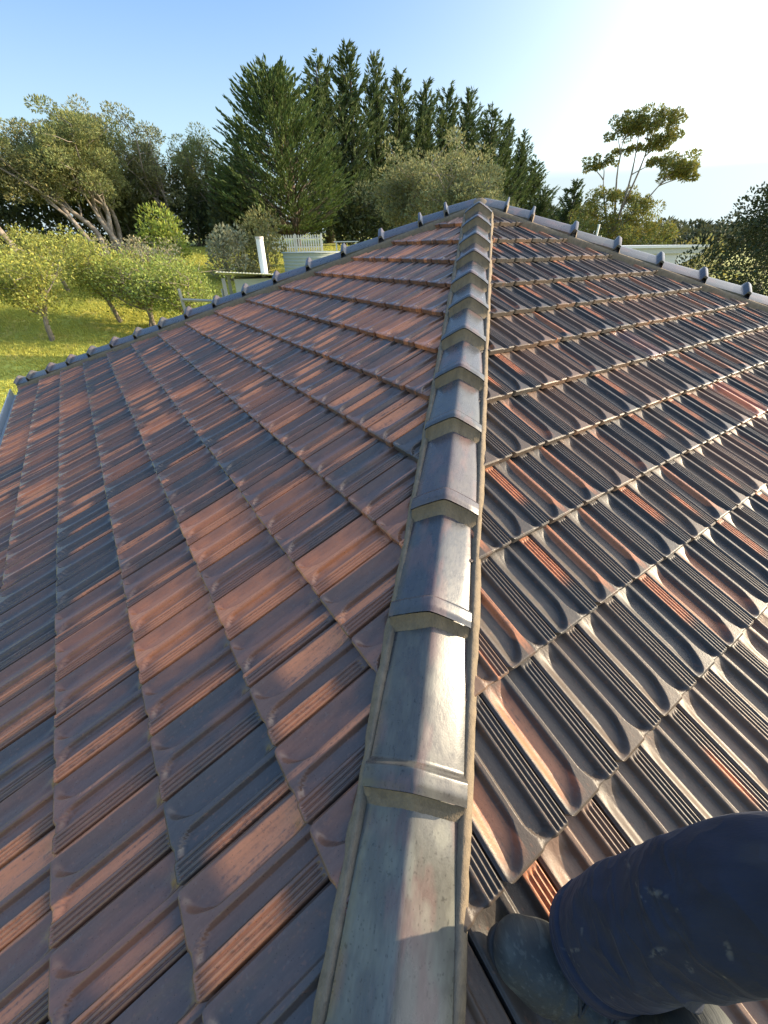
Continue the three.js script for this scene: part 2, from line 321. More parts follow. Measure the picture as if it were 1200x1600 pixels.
// deck below the tiles (all four slopes), walls, gutter
{
  const half = (EAVE - KA) * CT * G * Math.SQRT2, yE = YA - (EAVE - KA) * ST * G, b = new Build(), drop = 0.05;
  const A = V(0, YA - drop, ZA), c = [V(0, yE - drop, ZA + half), V(half, yE - drop, ZA), V(0, yE - drop, ZA - half), V(-half, yE - drop, ZA)];
  for (let k = 0; k < 4; k++) { const p = c[k], q = c[(k + 1) % 4], n = b.count; for (const s of [A, p, q]) b.p.push(s.x, s.y, s.z); b.u.push(0, 0, 1, 0, 0, 1); b.i.push(n, n + 1, n + 2); }
  M.deck = std(col(0.03, 0.03, 0.032), 0.95);
  part('roof_deck', b.geo(true), M.deck, house);
  const w = new Build(), in0 = 0.93; // walls under the eaves
  const cw = c.map(p => V(p.x * in0, 0, ZA + (p.z - ZA) * in0));
  for (let k = 0; k < 4; k++) { const p = cw[k], q = cw[(k + 1) % 4], n = w.count; for (const s of [V(p.x, -0.3, p.z), V(q.x, -0.3, q.z), V(q.x, yE - drop, q.z), V(p.x, yE - drop, p.z)]) w.p.push(s.x, s.y, s.z); w.u.push(0, 0, 1, 0, 1, 1, 0, 1); w.i.push(n, n + 1, n + 2, n, n + 2, n + 3); }
  M.brick = std(col(0.36, 0.3, 0.24), 0.95);
  part('wall', w.geo(true), M.brick, house);
  const zinc = std(col(0.36, 0.40, 0.42), 0.42, { metalness: 0.25, bumpMap: bumpGrain, bumpScale: 0.0005 });
  for (const side of [0, 1]) {
    const p0 = side ? c[0] : c[3], p1 = side ? c[1] : c[0], dn = side ? dR : dL, g = new Build();
    const prof = [[-0.02, -0.11], [-0.02, -0.015], [-0.018, -0.11], [0.11, -0.112], [0.118, -0.02], [0.128, -0.012], [0.134, -0.02], [0.124, -0.115], [-0.02, -0.118]];
    const rows = [0, 0.25, 0.5, 0.75, 1].map(t => prof.map(([o, y]) => p0.clone().lerp(p1, t).addScaledVector(dn, o + 0.02).add(V(0, y + 0.045, 0))));
    g.quadGrid(rows); const gm = part('gutter', g.geo(true), zinc, house);
    gm.userData.label = 'grey metal gutter along the eave';
    const f = new Build(); const fr = [0, 1].map(t => [[-0.03, 0.02], [0.0, 0.02], [0.0, -0.2], [-0.03, -0.2]].map(([o, y]) => p0.clone().lerp(p1, t).addScaledVector(dn, o - 0.03).add(V(0, y, 0)))); f.quadGrid(fr); part('fascia', f.geo(true), std(col(0.6, 0.6, 0.58), 0.6), house);
  }
}

// ---------------------------------------------------------------- hip caps and their mortar
{
  const capTex = [0, 1, 2, 3, 4].map(k => {
    const tone = [[0.066, 0.068, 0.072], [0.055, 0.058, 0.066], [0.074, 0.062, 0.066], [0.074, 0.069, 0.062], [0.098, 0.095, 0.080]][k];
    const weather = [0.1, 0.08, 0.12, 0.22, 0.5][k];
    const map = texture(128, 256, true, (u, v, c) => {
      const f = 0.8 + 0.4 * fbm(u * 60, v * 24, k + 200), l = smooth(0.42, 0.72, fbm(u * 7, v * 8, k + 220)) * weather, pit = fbm(u * 55, v * 80, k + 260) > 0.76 ? 0.5 : 1, w = smooth(0.5, 0.72, fbm(u * 5, v * 4, k + 240));
      for (let q = 0; q < 3; q++) c[q] = lerp(lerp(tone[q], [0.15, 0.085, 0.075][q], w * 0.5), [0.17, 0.172, 0.138][q], l) * f * pit;
    });
    const rough = grey(64, 128, (u, v) => 0.29 + 0.22 * smooth(0.42, 0.72, fbm(u * 7, v * 8, k + 220)) * weather + 0.16 * (fbm(u * 30, v * 40, k) - 0.5));
    return std(col(1, 1, 1), 1, { map, roughnessMap: rough, bumpMap: bumpGrain, bumpScale: 0.00025 });
  });
  const mortarMap = texture(256, 256, true, (u, v, c) => { const f = 0.66 + 0.45 * fbm(u * 12, v * 12, 300) + 0.3 * (fbm(u * 80, v * 80, 301) - 0.5), s = smooth(0.55, 0.75, fbm(u * 5, v * 5, 310)); c[0] = lerp(0.225, 0.185, s) * f; c[1] = lerp(0.172, 0.145, s) * f; c[2] = lerp(0.112, 0.10, s) * f; }, true);
  M.mortar = std(col(1, 1, 1), 0.96, { map: mortarMap, bumpMap: bumpGrain, bumpScale: 0.0018 });
  const softAbs = x => Math.sqrt(x * x + 0.014 * 0.014) - 0.014;
  const LEAN = Math.tan(TH) * R2; // how a slope falls away to either side of the hip
  // frame of a hip: z down along the hip, x across, y up
  function hipLine(dir, tails, label, near) {
    const g = group('hip_ridge'); house.add(g); g.userData.label = label;
    const hz = dir.clone().multiplyScalar(CT * Math.SQRT2).addScaledVector(UP, -ST), unit = hz.length() * G; hz.normalize();
    const hx = V(0, 0, 0).crossVectors(UP, hz).normalize(), hy = V(0, 0, 0).crossVectors(hz, hx);
    const mat = new THREE.Matrix4().makeBasis(hx, hy, hz).setPosition(V(0, YA, ZA));
    const W0 = near ? 0.103 : 0.114, bed = near ? 0.89 : 0.96, lift = near ? 0.004 : 0.024, c0 = near ? 0.868 : 0.895, top = (x, t) => { // cap surface: x across (m), t 0 head .. 1 tail
      const w = W0 + 0.010 * t, peak = lift + 0.048 + 0.028 * t, edge = lift - 0.012 + 0.024 * t;
      const bead = 0.040 * smooth(c0, c0 + 0.035, t) * (1 - 0.16 * smooth(0.95, 1.0, t) * smooth(0.95, 1.0, t));
      return peak - (peak - edge) * softAbs(x) / softAbs(w) + bead - 0.004 * smooth(0.86, 1, Math.abs(x) / w);
    };
    let head = 0.02;
    const strips = [];
    tails.forEach((s, n) => {
      const tail = s * unit, z0 = head - (n ? 0.06 : 0), L = tail - z0, b = new Build(), rows = [];
      const nc = near ? 22 : 14, ts = [...spread([[0, near ? 10 : 5], [0.85, near ? 12 : 8], [1, 1]])];
      reseed(500 + n * 7 + Math.round(dir.x * 90));
      const yaw = gauss() * 0.004, roll = gauss() * 0.01, ox = gauss() * 0.003 - (near ? 0.005 : 0);
      for (const t of ts) { const w = W0 + 0.010 * t + 0.006 * smooth(0.86, 0.9, t), r = []; for (let i = 0; i <= nc; i++) { const q = (i / nc * 2 - 1), x = Math.sign(q) * Math.pow(Math.abs(q), 1.25) * w; r.push(V(x + ox + yaw * t, top(x, t) + roll * x, z0 + t * L)); } rows.push(r); }
      const lip = rows[rows.length - 1].map(p => V(p.x * 0.985, p.y - 0.010, p.z - 0.004));
      const edgeL = rows.map(r => [r[0], V(r[0].x * 0.99, r[0].y - 0.016, r[0].z)]), edgeR = rows.map(r => [r[nc], V(r[nc].x * 0.99, r[nc].y - 0.016, r[nc].z)]);
      b.quadGrid(rows, (i, j) => [i / nc, ts[j]], true);
      const b2 = new Build(); b2.quadGrid([rows[rows.length - 1], lip], (i, j) => [i / nc, 0.97], true); b2.quadGrid(edgeL.map(r => [r[1], r[0]]), (i, j) => [0.01, ts[j]], true); b2.quadGrid(edgeR, (i, j) => [0.99, ts[j]], true);
      const geo = mergeGeometries([b.geo(), b2.geo()]);
      const pick = near ? (n >= tails.length - 5 && s > 10.8 ? 4 : s > 9.9 ? 3 : [0, 1, 0, 2, 1, 0][n % 6]) : [0, 1, 2, 3, 0, 2][n % 6];
      const cap = part('hip_cap', geo, capTex[pick], g); cap.applyMatrix4(mat);
      // mortar pointing under the raised tail, sloped onto the head of the next cap
      if (n + 1 < tails.length) {
        const nz0 = tail - 0.06, nL = tails[n + 1] * unit - nz0, m = new Build(), mr = [];
        const reach = near ? rr(0.018, 0.03) : 0.02;
        for (let j = 0; j <= 5; j++) { const f = j / 5, r = []; for (let i = 0; i <= nc; i++) { const q = i / nc * 2 - 1, x = q * (W0 + 0.012), zz = tail + 0.0005 + reach * Math.pow(f, 1.6) * (1 + 0.35 * (fbm(q * 4 + n, f * 3, 33) - 0.5)), tt = (zz - nz0) / nL;
          const hi = top(x, 1) + roll * x - 0.006, lo = top(x, tt) - 0.004 - 0.02 * smooth(0.9, 1, Math.abs(q)); r.push(V(x + ox + yaw, lerp(hi, lo, f) + 0.0035 * (fbm(x * 60 + n, f * 4, 61) - 0.5), zz)); } mr.push(r); }
        m.quadGrid(mr, (i, j) => [mr[j][i].x * 4 + n * 0.3, mr[j][i].z * 4], true);
        const mm = part('mortar_pointing', m.geo(), M.mortar, g); mm.applyMatrix4(mat);
      }
      head = tail;
    });
    // bedding mortar down both sides
    for (const sgn of [-1, 1]) {
      const b = new Build(), rows = [], end = tails[tails.length - 1] * unit, step = near ? 0.018 : 0.05;
      for (let z = 0.0; z <= end; z += step) {
        const out = 0.153 + 0.016 * (fbm(z * 6, sgn * 5 + dir.x, 44) - 0.5) + 0.005 * (fbm(z * 40, sgn * 3, 45) - 0.5);
        const plane = x => -Math.abs(x) * LEAN;
        const r = [[0.095, 0.03], [0.116, 0.035], [0.127, plane(0.127) + 0.038 + lift * 0.6], [0.140, plane(0.140) + 0.043 + lift * 0.3], [out, plane(out) + 0.032], [out + 0.010, plane(out) - 0.03]]
          .map(([x, y], i) => V((near ? -0.004 : 0) + sgn * bed * (x + (i > 1 ? 0.004 * (fbm(z * 30, i + sgn, 46) - 0.5) : 0)), Math.min(y, i < 2 ? lift - 0.016 + (i ? -0.002 : 0) : y) + (i > 1 ? 0.003 * (fbm(z * 22, i * 3 + sgn, 47) - 0.5) : 0), z));
        rows.push(r);
      }
      b.quadGrid(rows, (i, j) => [j * step * 4, i * 0.08], sgn > 0);
      const mm = part('bedding_mortar', b.geo(), M.mortar, g); mm.applyMatrix4(mat);
    }
    return g;
  }
  const near = [0.86, 1.72, 2.66, 3.48, 4.35, 5.16, 6.02, 6.86, 7.72, 8.73, 9.66, 10.59, 11.52, 12.45, 13.38, 14.31, 15.1].map(s => s - 0.02);
  hipLine(V(0, 0, 1), near, 'nearest line of gunmetal hip caps climbing to the apex', true);
  hipLine(V(-1, 0, 0), [0.72, ...Array.from({ length: 15 }, (_, n) => 1.30 + 0.944 * n), 15.15], 'line of hip caps falling away to the lawn side', false);
  hipLine(V(1, 0, 0), [0.55, ...Array.from({ length: 15 }, (_, n) => 1.13 + 0.96 * n), 15.15], 'line of hip caps falling towards the sun', false);
  hipLine(V(0, 0, -1), Array.from({ length: 16 }, (_, n) => 0.7 + 0.955 * n), 'line of hip caps on the hidden side', false);
  // mortar and capping where the four hips meet
  const b = new Build(), rows = [];
  for (let j = 0; j <= 8; j++) { const r = [], f = j / 8; for (let i = 0; i <= 24; i++) { const a = i / 24 * Math.PI * 2, q = 0.02 + 0.12 * f; r.push(V(Math.cos(a) * q, YA + 0.060 - 0.012 * f - 0.075 * f * f + 0.006 * (fbm(i * 0.5, j * 0.6, 12) - 0.5) * (i % 24 ? 1 : 1), ZA + Math.sin(a) * q)); } r[24] = r[0].clone(); rows.push(r); }
  b.quadGrid(rows, null, true);
  part('apex_mortar', b.geo(), M.mortar, house);
}
tag(house, 'low house under a glazed terracotta tile hip roof', 'house');

// ---------------------------------------------------------------- vegetation
const leafMat = (r, g, b, through = 0.35) => new THREE.MeshPhysicalMaterial({ color: col(r, g, b), roughness: 0.85, transmission: through, thickness: 0, side: THREE.DoubleSide, vertexColors: true, specularIntensity: 0.4 });
class Leaves { // small bent faces, each with a tint of its own
  constructor() { this.p = []; this.c = []; }
  leaf(x, y, z, dx, dy, dz, len, wid, vary = 0.35, warm = 0) { // a pointed leaf or spray along d
    const ax = rnd() - 0.5, ay = rnd() - 0.5, az = rnd() - 0.5;
    let sx = dy * az - dz * ay, sy = dz * ax - dx * az, sz = dx * ay - dy * ax; const m = wid / 2 / (Math.hypot(sx, sy, sz) || 1); sx *= m; sy *= m; sz *= m;
    const hx = x + dx * len * 0.45, hy = y + dy * len * 0.45, hz = z + dz * len * 0.45, tx = x + dx * len, ty = y + dy * len, tz = z + dz * len;
    this.p.push(x, y, z, hx + sx, hy + sy, hz + sz, tx, ty, tz, x, y, z, tx, ty, tz, hx - sx, hy - sy, hz - sz);
    const f = 1 + (rnd() - 0.5) * 2 * vary, w = 1 + warm * (rnd() - 0.3);
    for (let k = 0; k < 6; k++) this.c.push(f * w, f, f / w);
  }
  blob(cx, cy, cz, rx, ry, rz, n, size, { up = 0.25, vary = 0.35, warm = 0.3, shell = 0.45, aspect = 0.5 } = {}) {
    for (let k = 0; k < n; k++) {
      let x, y, z, l; do { x = rnd() * 2 - 1; y = rnd() * 2 - 1; z = rnd() * 2 - 1; l = Math.hypot(x, y, z); } while (l > 1 || l < 0.01);
      const r = Math.pow(l, shell) / l; x *= r; y *= r; z *= r;
      let dx = x + gauss() * 0.7, dy = y + up + gauss() * 0.6, dz = z + gauss() * 0.7; const m = 1 / (Math.hypot(dx, dy, dz) || 1); dx *= m; dy *= m; dz *= m;
      const s = size * rr(0.6, 1.4);
      this.leaf(cx + x * rx, cy + y * ry, cz + z * rz, dx, dy, dz, s, s * aspect, vary, warm);
    }
  }
  geo() { const g = new THREE.BufferGeometry(); g.setAttribute('position', new THREE.Float32BufferAttribute(this.p, 3)); g.setAttribute('color', new THREE.Float32BufferAttribute(this.c, 3)); g.computeVertexNormals(); return g; }
}
const barkMap = texture(128, 256, true, (u, v, c) => { const f = 0.55 + 0.8 * fbm(u * 24, v * 9, 401), p = smooth(0.5, 0.7, fbm(u * 5, v * 6, 402)); c[0] = lerp(0.23, 0.34, p) * f; c[1] = lerp(0.19, 0.30, p) * f; c[2] = lerp(0.15, 0.25, p) * f; }, true);
M.bark = std(col(1, 1, 1), 0.95, { map: barkMap });
M.darkBark = std(col(0.42, 0.38, 0.34), 0.95, { map: barkMap });
// a limb that wanders from a to b
function limb(b, a, z, r0, r1, bend = 0.12, n = 6, sides = 6) {
  const L = a.distanceTo(z), pts = [], rad = [], o1 = V(gauss(), gauss() * 0.6, gauss()).multiplyScalar(L * bend), o2 = V(gauss(), gauss() * 0.6, gauss()).multiplyScalar(L * bend * 0.5);
  for (let k = 0; k <= n; k++) { const t = k / n; pts.push(a.clone().lerp(z, t).addScaledVector(o1, Math.sin(Math.PI * t)).addScaledVector(o2, Math.sin(2 * Math.PI * t))); rad.push(lerp(r0, r1, t)); }
  b.tube(pts, rad, sides); return pts;
}
function plant(name, x, z, trunk, leaves, mLeaf, mBark, sink = 0.05) {
  const g = group(name, x, groundY(x, z) - sink, z);
  if (trunk) part('trunk', trunk.geo(), mBark, g);
  part(name.includes('tree') || name.includes('conifer') || name.includes('cypress') ? 'crown' : 'foliage', leaves.geo(), mLeaf, g);
  return g;
}
function copyAt(src, x, z, turn, sx, sy) { const c = src.clone(); c.name = src.name.replace(/_\d+$/, ''); c.position.set(x, groundY(x, z) - 0.05, z); c.rotation.y = turn; c.scale.set(sx, sy, sx); c.userData = {}; return c; }

// -- conifers with upswept plumes
function conifer(name, x, z, h, R, s, o = {}) {
  reseed(s); const t = new Build(), l = new Leaves(), { whorls = 46, base = 0.12, plume = 1, size = 0.42, sweep = 1, round = 0.85, top = 1, belly = 0 } = o;
  limb(t, V(0, -0.3, 0), V(gauss() * 0.2, h * 0.97, gauss() * 0.2), h * 0.022, 0.02, 0.01, 8, 7);
  for (let w = 0; w < whorls; w++) {
    const f = base + (1 - base) * Math.pow(w / whorls, 0.9), y0 = h * f, n = (belly ? 5 : 2) + Math.floor(rnd() * 2.5);
    for (let k = 0; k < n; k++) {
      const a = rnd() * Math.PI * 2, reach = R * (belly ? (f < belly ? lerp(0.6, 1, (f - base) / (belly - base)) : Math.pow((1 - f) / (1 - belly), round)) : Math.pow(1 - f, round)) * rr(0.35, 1.25) + 0.12, rise = reach * rr(0.5, 1.3) * sweep * (belly ? lerp(0.45, 1.25, f) : 1) + rr(0.1, 0.7) * top;
      const e = V(Math.cos(a) * reach, y0 + rise - reach * 0.25, Math.sin(a) * reach), st = V(0, y0 - reach * 0.25, 0);
      if (reach > 0.7 && rnd() < 0.5) t.tube([st, st.clone().lerp(e, 0.5).add(V(0, -0.12 * reach, 0)), e], [0.035, 0.022, 0.008], 4);
      const m = Math.round((reach * 16 + 8) * plume);
      for (let q = 0; q < m; q++) {
        const u = Math.pow(rnd(), 0.6), sag = -0.5 * reach * u * (1 - u), wd = 0.04 + 0.17 * (1 - u) * Math.min(1, reach);
        const px = lerp(st.x, e.x, u) + gauss() * wd, py = lerp(st.y, e.y, u) + sag + gauss() * wd * 0.7, pz = lerp(st.z, e.z, u) + gauss() * wd;
        const dx = Math.cos(a) * (belly ? 0.9 : 0.6) + gauss() * 0.45, dy = (belly ? 0.42 : 0.7) + gauss() * 0.3, dz = Math.sin(a) * (belly ? 0.9 : 0.6) + gauss() * 0.45, mm = 1 / Math.hypot(dx, dy, dz), sz = size * rr(0.5, 1.2);
        l.leaf(px, py, pz, dx * mm, dy * mm, dz * mm, sz, sz * 0.24, 0.35, 0.25);
      }
    }
  }
  for (let w = 0; w < 26; w++) { const f = base + 0.02 + (0.86 - base) * w / 26, q = R * (belly ? 0.62 : 0.30) * (belly ? (f < belly ? lerp(0.6, 1, (f - base) / (belly - base)) : Math.pow((1 - f) / (1 - belly), 0.8)) : 1 - f) + 0.15; l.blob(0, h * f, 0, q, h * 0.045, q, Math.round(60 + 130 * q), size * 0.9, { up: 0.8, shell: 0.6, aspect: 0.32, warm: 0.2 }); }
  for (let q = 0; q < 40; q++) { const u = rnd(); l.leaf(gauss() * 0.12 * (1 - u), h * (0.9 + 0.1 * u), gauss() * 0.12 * (1 - u), gauss() * 0.3, 0.95, gauss() * 0.3, 0.32, 0.09, 0.3, 0.2); }
  return plant(name, x, z, t, l, o.leaf || M.conifer, M.darkBark);
}
M.conifer = leafMat(0.085, 0.125, 0.045, 0.3);
M.cypress = leafMat(0.10, 0.15, 0.045, 0.3);
{
  reseed(11); const ct = new Build(), cl = new Leaves(), ch = 9.2, prof = f => f < 0.34 ? lerp(0.62, 1, smooth(0.08, 0.34, f)) : Math.pow(clamp((1 - f) / 0.66, 0, 1), 0.42);
  limb(ct, V(0, -0.3, 0), V(0.1, ch * 0.95, 0), 0.34, 0.03, 0.01, 9, 9);
  for (let k = 0; k < 780; k++) {
    const f = 0.12 + 0.88 * Math.pow(rnd(), 1.1), a = rnd() * 6.283, inner = rnd() < 0.3, r = 4.7 * prof(f) * (inner ? rr(0.3, 0.7) : rr(0.72, 1.06)), up = 0.12 + 0.75 * f + gauss() * 0.12;
    const d = V(Math.cos(a), up, Math.sin(a)).normalize(), side = V(-Math.sin(a), 0, Math.cos(a)), L = rr(0.8, 1.5), e = V(Math.cos(a) * r - 0.6, ch * f, Math.sin(a) * r), st = e.clone().addScaledVector(d, -L * 1.2);
    if (!inner && k % 2) ct.tube([V(0, Math.max(0.6, e.y - r * 0.55), 0), st, e], [0.05, 0.025, 0.006], 4);
    for (let q = 0; q < 62; q++) {
      const u = Math.pow(rnd(), 0.8), w = (1 - u) * 0.36 + 0.03, p = st.clone().addScaledVector(d, u * L * 1.5).addScaledVector(side, gauss() * w * 1.2).add(V(0, gauss() * w * 0.5, 0)), v = d.clone().addScaledVector(side, gauss() * 0.6).add(V(0, 0.25 + gauss() * 0.25, 0)).normalize(), sz = rr(0.14, 0.34);
      cl.leaf(p.x, p.y, p.z, v.x, v.y, v.z, sz, sz * 0.28, 0.4, 0.3);
    }
  }
  const big = plant('cypress_tree', -13.0, -28.7, ct, cl, M.cypress, M.darkBark);
  tag(big, 'broad dense dark green cypress tree, widest of the conifers', 'tree');
  const row = [[-13.1, -37.2, 16.6], [-11.5, -39.7, 17.3], [-9.8, -42.2, 17.7], [-8.0, -44.5, 17.3], [-6.1, -46.8, 17.0], [-4.2, -49.0, 16.9], [-2.1, -51.1, 17.0], [0.1, -53.2, 16.3], [1.9, -55.2, 15.8], [3.9, -57.0, 14.4], [5.6, -58.6, 12.4]];
  const protos = [21, 22, 23, 24, 25].map(s => conifer('conifer_tree', 0, 0, 12.4, 3.9, s, { whorls: 46, base: 0.05, plume: 2.1, size: 0.36, sweep: 1.15, round: 0.95 }));
  row.forEach(([x, z, top], i) => { const p = protos[i % 5], h = (top - groundY(x, z)) * (0.93 + 0.05 * hash(i, 3, 5)); const c = copyAt(p, x, z, i * 2.1, 1.2 + 0.45 * hash(i, 9, 2), h / 12.4); tag(c, `tall spire topped conifer, ${['first', 'second', 'third', 'fourth', 'fifth', 'sixth', 'seventh', 'eighth', 'ninth', 'tenth', 'eleventh'][i]} in the row counted from the broad cypress`, 'tree', 'row of tall conifers behind the house'); });
  for (const [x, z, top, i] of [[-25.5, -31.5, 10.6, 0], [-23.4, -33.6, 10.9, 1], [-27.6, -30, 9.6, 2], [-18.8, -33.5, 11.2, 1], [-20.6, -32.8, 9.4, 0]]) { const c = copyAt(protos[i], x, z, x, 0.85, (top - groundY(x, z)) / 12.4); tag(c, 'small dark conifer standing behind the leaning tea trees', 'tree', 'dark conifers behind the tea trees'); }
  // right of the row
  tag(copyAt(protos[1], 5.9, -30.5, 1, 0.9, 0.50), 'short bushy conifer standing next to the tall gum tree', 'tree', 'short conifers by the gum tree');
  tag(copyAt(protos[2], 4.2, -32.5, 3, 0.85, 0.46), 'short bushy conifer between the conifer row and the one next to the gum tree', 'tree', 'short conifers by the gum tree');
}

// -- coastal tea trees: leaning pale trunks, ragged olive crowns
M.tea = leafMat(0.20, 0.235, 0.085, 0.4);
M.teaDry = leafMat(0.235, 0.255, 0.115, 0.4);
function teaTree(x, z, lean, h, spread, s, mat, trunks = 2, dens = 1) {
  reseed(s); const t = new Build(), l = new Leaves();
  for (let k = 0; k < trunks; k++) {
    const root = V(gauss() * 0.25, -0.2, gauss() * 0.25), fork = V(lean[0] * rr(0.3, 0.55), h * rr(0.42, 0.55), lean[1] * rr(0.3, 0.5)).add(V(gauss() * 0.5, 0, gauss() * 0.5));
    const tr = limb(t, root, fork, 0.17, 0.10, 0.10, 8, 8), nb = 7 + Math.floor(rnd() * 3);
    for (let b = 0; b < nb; b++) {
      const e = V(lean[0] + gauss() * spread, h * rr(0.62, 1.0), lean[1] + gauss() * spread), from = tr[5 + Math.floor(rnd() * 4)] || fork;
      const br = limb(t, from, e, 0.065, 0.018, 0.12, 6, 5);
      for (let q = 0; q < 5; q++) { const o = br[2 + q], e2 = o.clone().add(V(gauss() * 1.3, rr(-0.35, 1.0), gauss() * 1.3)); limb(t, o, e2, 0.025, 0.008, 0.1, 3, 4);
        const r = rr(0.28, 0.68); l.blob(e2.x, e2.y, e2.z, r * 1.1, r * 0.75, r * 1.1, Math.round(560 * r * dens), 0.13, { up: 0.4, shell: 0.55, warm: 0.35, aspect: 0.4 }); }
      const r = rr(0.4, 0.75); l.blob(e.x, e.y, e.z, r * 1.2, r * 0.7, r * 1.2, Math.round(700 * r * dens), 0.13, { up: 0.4, shell: 0.55, warm: 0.35, aspect: 0.4 });
    }
  }
  return plant('tea_tree', x, z, t, l, mat, M.bark);
}
tag(teaTree(-22.2, -20.3, [-3.6, 0.6], 5.9, 2.0, 31, M.teaDry, 2), 'tea tree with long bare trunks leaning hard over the lawn', 'tree');
tag(teaTree(-21.6, -21.2, [-1.7, -0.3], 6.0, 1.7, 32, M.tea, 2), 'tea tree with forked pale trunk beside the leaning one', 'tree');
tag(teaTree(-27.5, -16.0, [0.6, 0.2], 6.3, 1.9, 33, M.tea, 2, 1.2), 'dense olive tea tree at the far end of the lawn', 'tree');
tag(teaTree(-21.0, -27.0, [-2.0, -0.4], 6.9, 1.9, 34, M.teaDry, 2, 0.8), 'open crowned tea tree with bare curving limbs beside the broad cypress', 'tree');
tag(teaTree(-25.5, -25.5, [-0.8, 0.3], 6.6, 2.2, 35, M.tea, 2, 1.2), 'tea tree rising behind the two leaning trunks', 'tree');
tag(teaTree(-25.0, -17.8, [-3.2, 1.2], 5.6, 1.9, 36, M.teaDry, 2), 'low tea tree leaning away over the lawn edge', 'tree');
tag(teaTree(-1.4, -21.5, [0.4, 0], 5.7, 1.5, 37, M.teaDry, 3, 0.6), 'round grey green tea tree behind the roof apex', 'tree');
tag(teaTree(-3.6, -23.5, [-0.4, 0], 5.2, 1.0, 38, M.teaDry, 2, 0.6), 'pale thin tea tree next to the round one behind the roof', 'tree');

tag(teaTree(-23.6, -23.4, [-0.6, 0.2], 6.0, 2.0, 39, M.tea, 2, 1.2), 'leafy tea tree filling the gap behind the forked pale trunk', 'tree');
tag(teaTree(-18.6, -29.2, [-0.8, 0.2], 6.2, 1.5, 40, M.tea, 1, 0.8), 'slender tea tree against the shaded flank of the broad cypress', 'tree');
// -- shrubs
function shrub(x, z, r, h, s, mat, { n = 2600, size = 0.16, lumps = 16, up = 0.4, aspect = 0.5 } = {}) {
  reseed(s); const t = new Build(), l = new Leaves();
  for (let k = 0; k < 6; k++) limb(t, V(gauss() * 0.12, -0.2, gauss() * 0.12), V(gauss() * r * 0.6, h * rr(0.5, 0.85), gauss() * r * 0.6), 0.05, 0.012, 0.1, 5, 5);
  for (let k = 0; k < lumps; k++) { const a = rnd() * 6.283, f = k / lumps, q = r * Math.sqrt(Math.max(0, 1 - Math.pow(f * 1.02, 2.4))) * rr(0.35, 0.8), m = rr(0.3, 0.52) * r; l.blob(Math.cos(a) * q, h * (0.14 + 0.72 * f), Math.sin(a) * q, m, m * 0.9, m, Math.round(n / lumps), size, { up, shell: 0.5, aspect }); }
  return plant('shrub', x, z, t, l, mat, M.bark);
}
M.lime = leafMat(0.27, 0.34, 0.06, 0.45); M.silver = leafMat(0.36, 0.37, 0.23, 0.4); M.olive = leafMat(0.24, 0.245, 0.095, 0.4); M.deep = leafMat(0.10, 0.125, 0.05, 0.35); M.mid = leafMat(0.13, 0.165, 0.05, 0.35); M.gold = leafMat(0.27, 0.27, 0.06, 0.4);
tag(shrub(-16.6, -18.4, 1.35, 3.3, 41, M.lime), 'bright lime green shrub in front of the tea trees', 'shrub');
tag(shrub(-12.9, -18.6, 1.3, 2.6, 42, M.silver, { n: 3000 }), 'silvery leaved shrub behind the white flue', 'shrub');
tag(shrub(-12.0, -20.6, 1.6, 3.1, 43, M.olive, { n: 3000 }), 'olive green shrub between silvery shrub and picket fence', 'shrub');
for (const [x, z, r, h, s] of [[-30.5, -22.5, 2.8, 4.6, 44], [-27.5, -24.8, 2.8, 4.4, 45], [-24.2, -27.2, 2.6, 4.4, 46], [-21.4, -29.6, 2.6, 4.6, 47], [-18.3, -30.8, 2.6, 5.2, 48], [-17.0, -27.8, 1.8, 3.6, 49], [-32.5, -18.5, 2.8, 4.4, 50]]) tag(shrub(x, z, r, h, s, M.deep, { n: 3600, size: 0.3, lumps: 22 }), 'dark undergrowth shrub in the shade behind the tea trees', 'shrub', 'dark undergrowth along the lawn');
for (const [x, z, r, h, s] of [[-9.5, -33.5, 2.4, 3.8, 51], [-6.2, -34.0, 2.6, 4.4, 52], [-2.6, -35.5, 2.6, 4.8, 53], [1.0, -37.0, 2.8, 4.8, 54]]) tag(shrub(x, z, r, h, s, M.deep, { n: 3400, size: 0.3, lumps: 20 }), 'dark undergrowth shrub below the row of conifers', 'shrub', 'dark undergrowth below the conifers');
tag(shrub(-2.9, -17.5, 0.8, 2.75, 55, M.gold, { n: 1400 }), 'small yellow green shrub peeping over the roof left of its apex', 'shrub');
tag(shrub(1.4, -19.5, 1.0, 3.9, 56, M.lime, { n: 1700 }), 'light green shrub just behind the apex hip cap', 'shrub');
tag(shrub(2.4, -25.5, 1.7, 3.9, 57, M.mid, { n: 2600 }), 'mid green shrub behind the sunny hip line', 'shrub');
tag(shrub(4.3, -22.5, 1.5, 3.6, 58, M.olive, { n: 2600 }), 'grey olive shrub below the short conifers', 'shrub');
tag(shrub(5.9, -22.0, 1.3, 3.3, 63, M.mid, { n: 2400 }), 'dense green shrub at the foot of the gum tree', 'shrub');
tag(shrub(9.3, -24.0, 1.9, 3.9, 59, M.mid, { n: 3000 }), 'spreading green shrub behind the white flat roof', 'shrub');
tag(shrub(12.0, -25.0, 2.0, 3.6, 60, M.olive, { n: 3000 }), 'olive shrub behind the end of the white flat roof', 'shrub');
tag(shrub(8.1, -12.2, 1.0, 3.0, 61, M.gold, { n: 2600, size: 0.13 }), 'golden green shrub beside the end of the white flat roof', 'shrub');
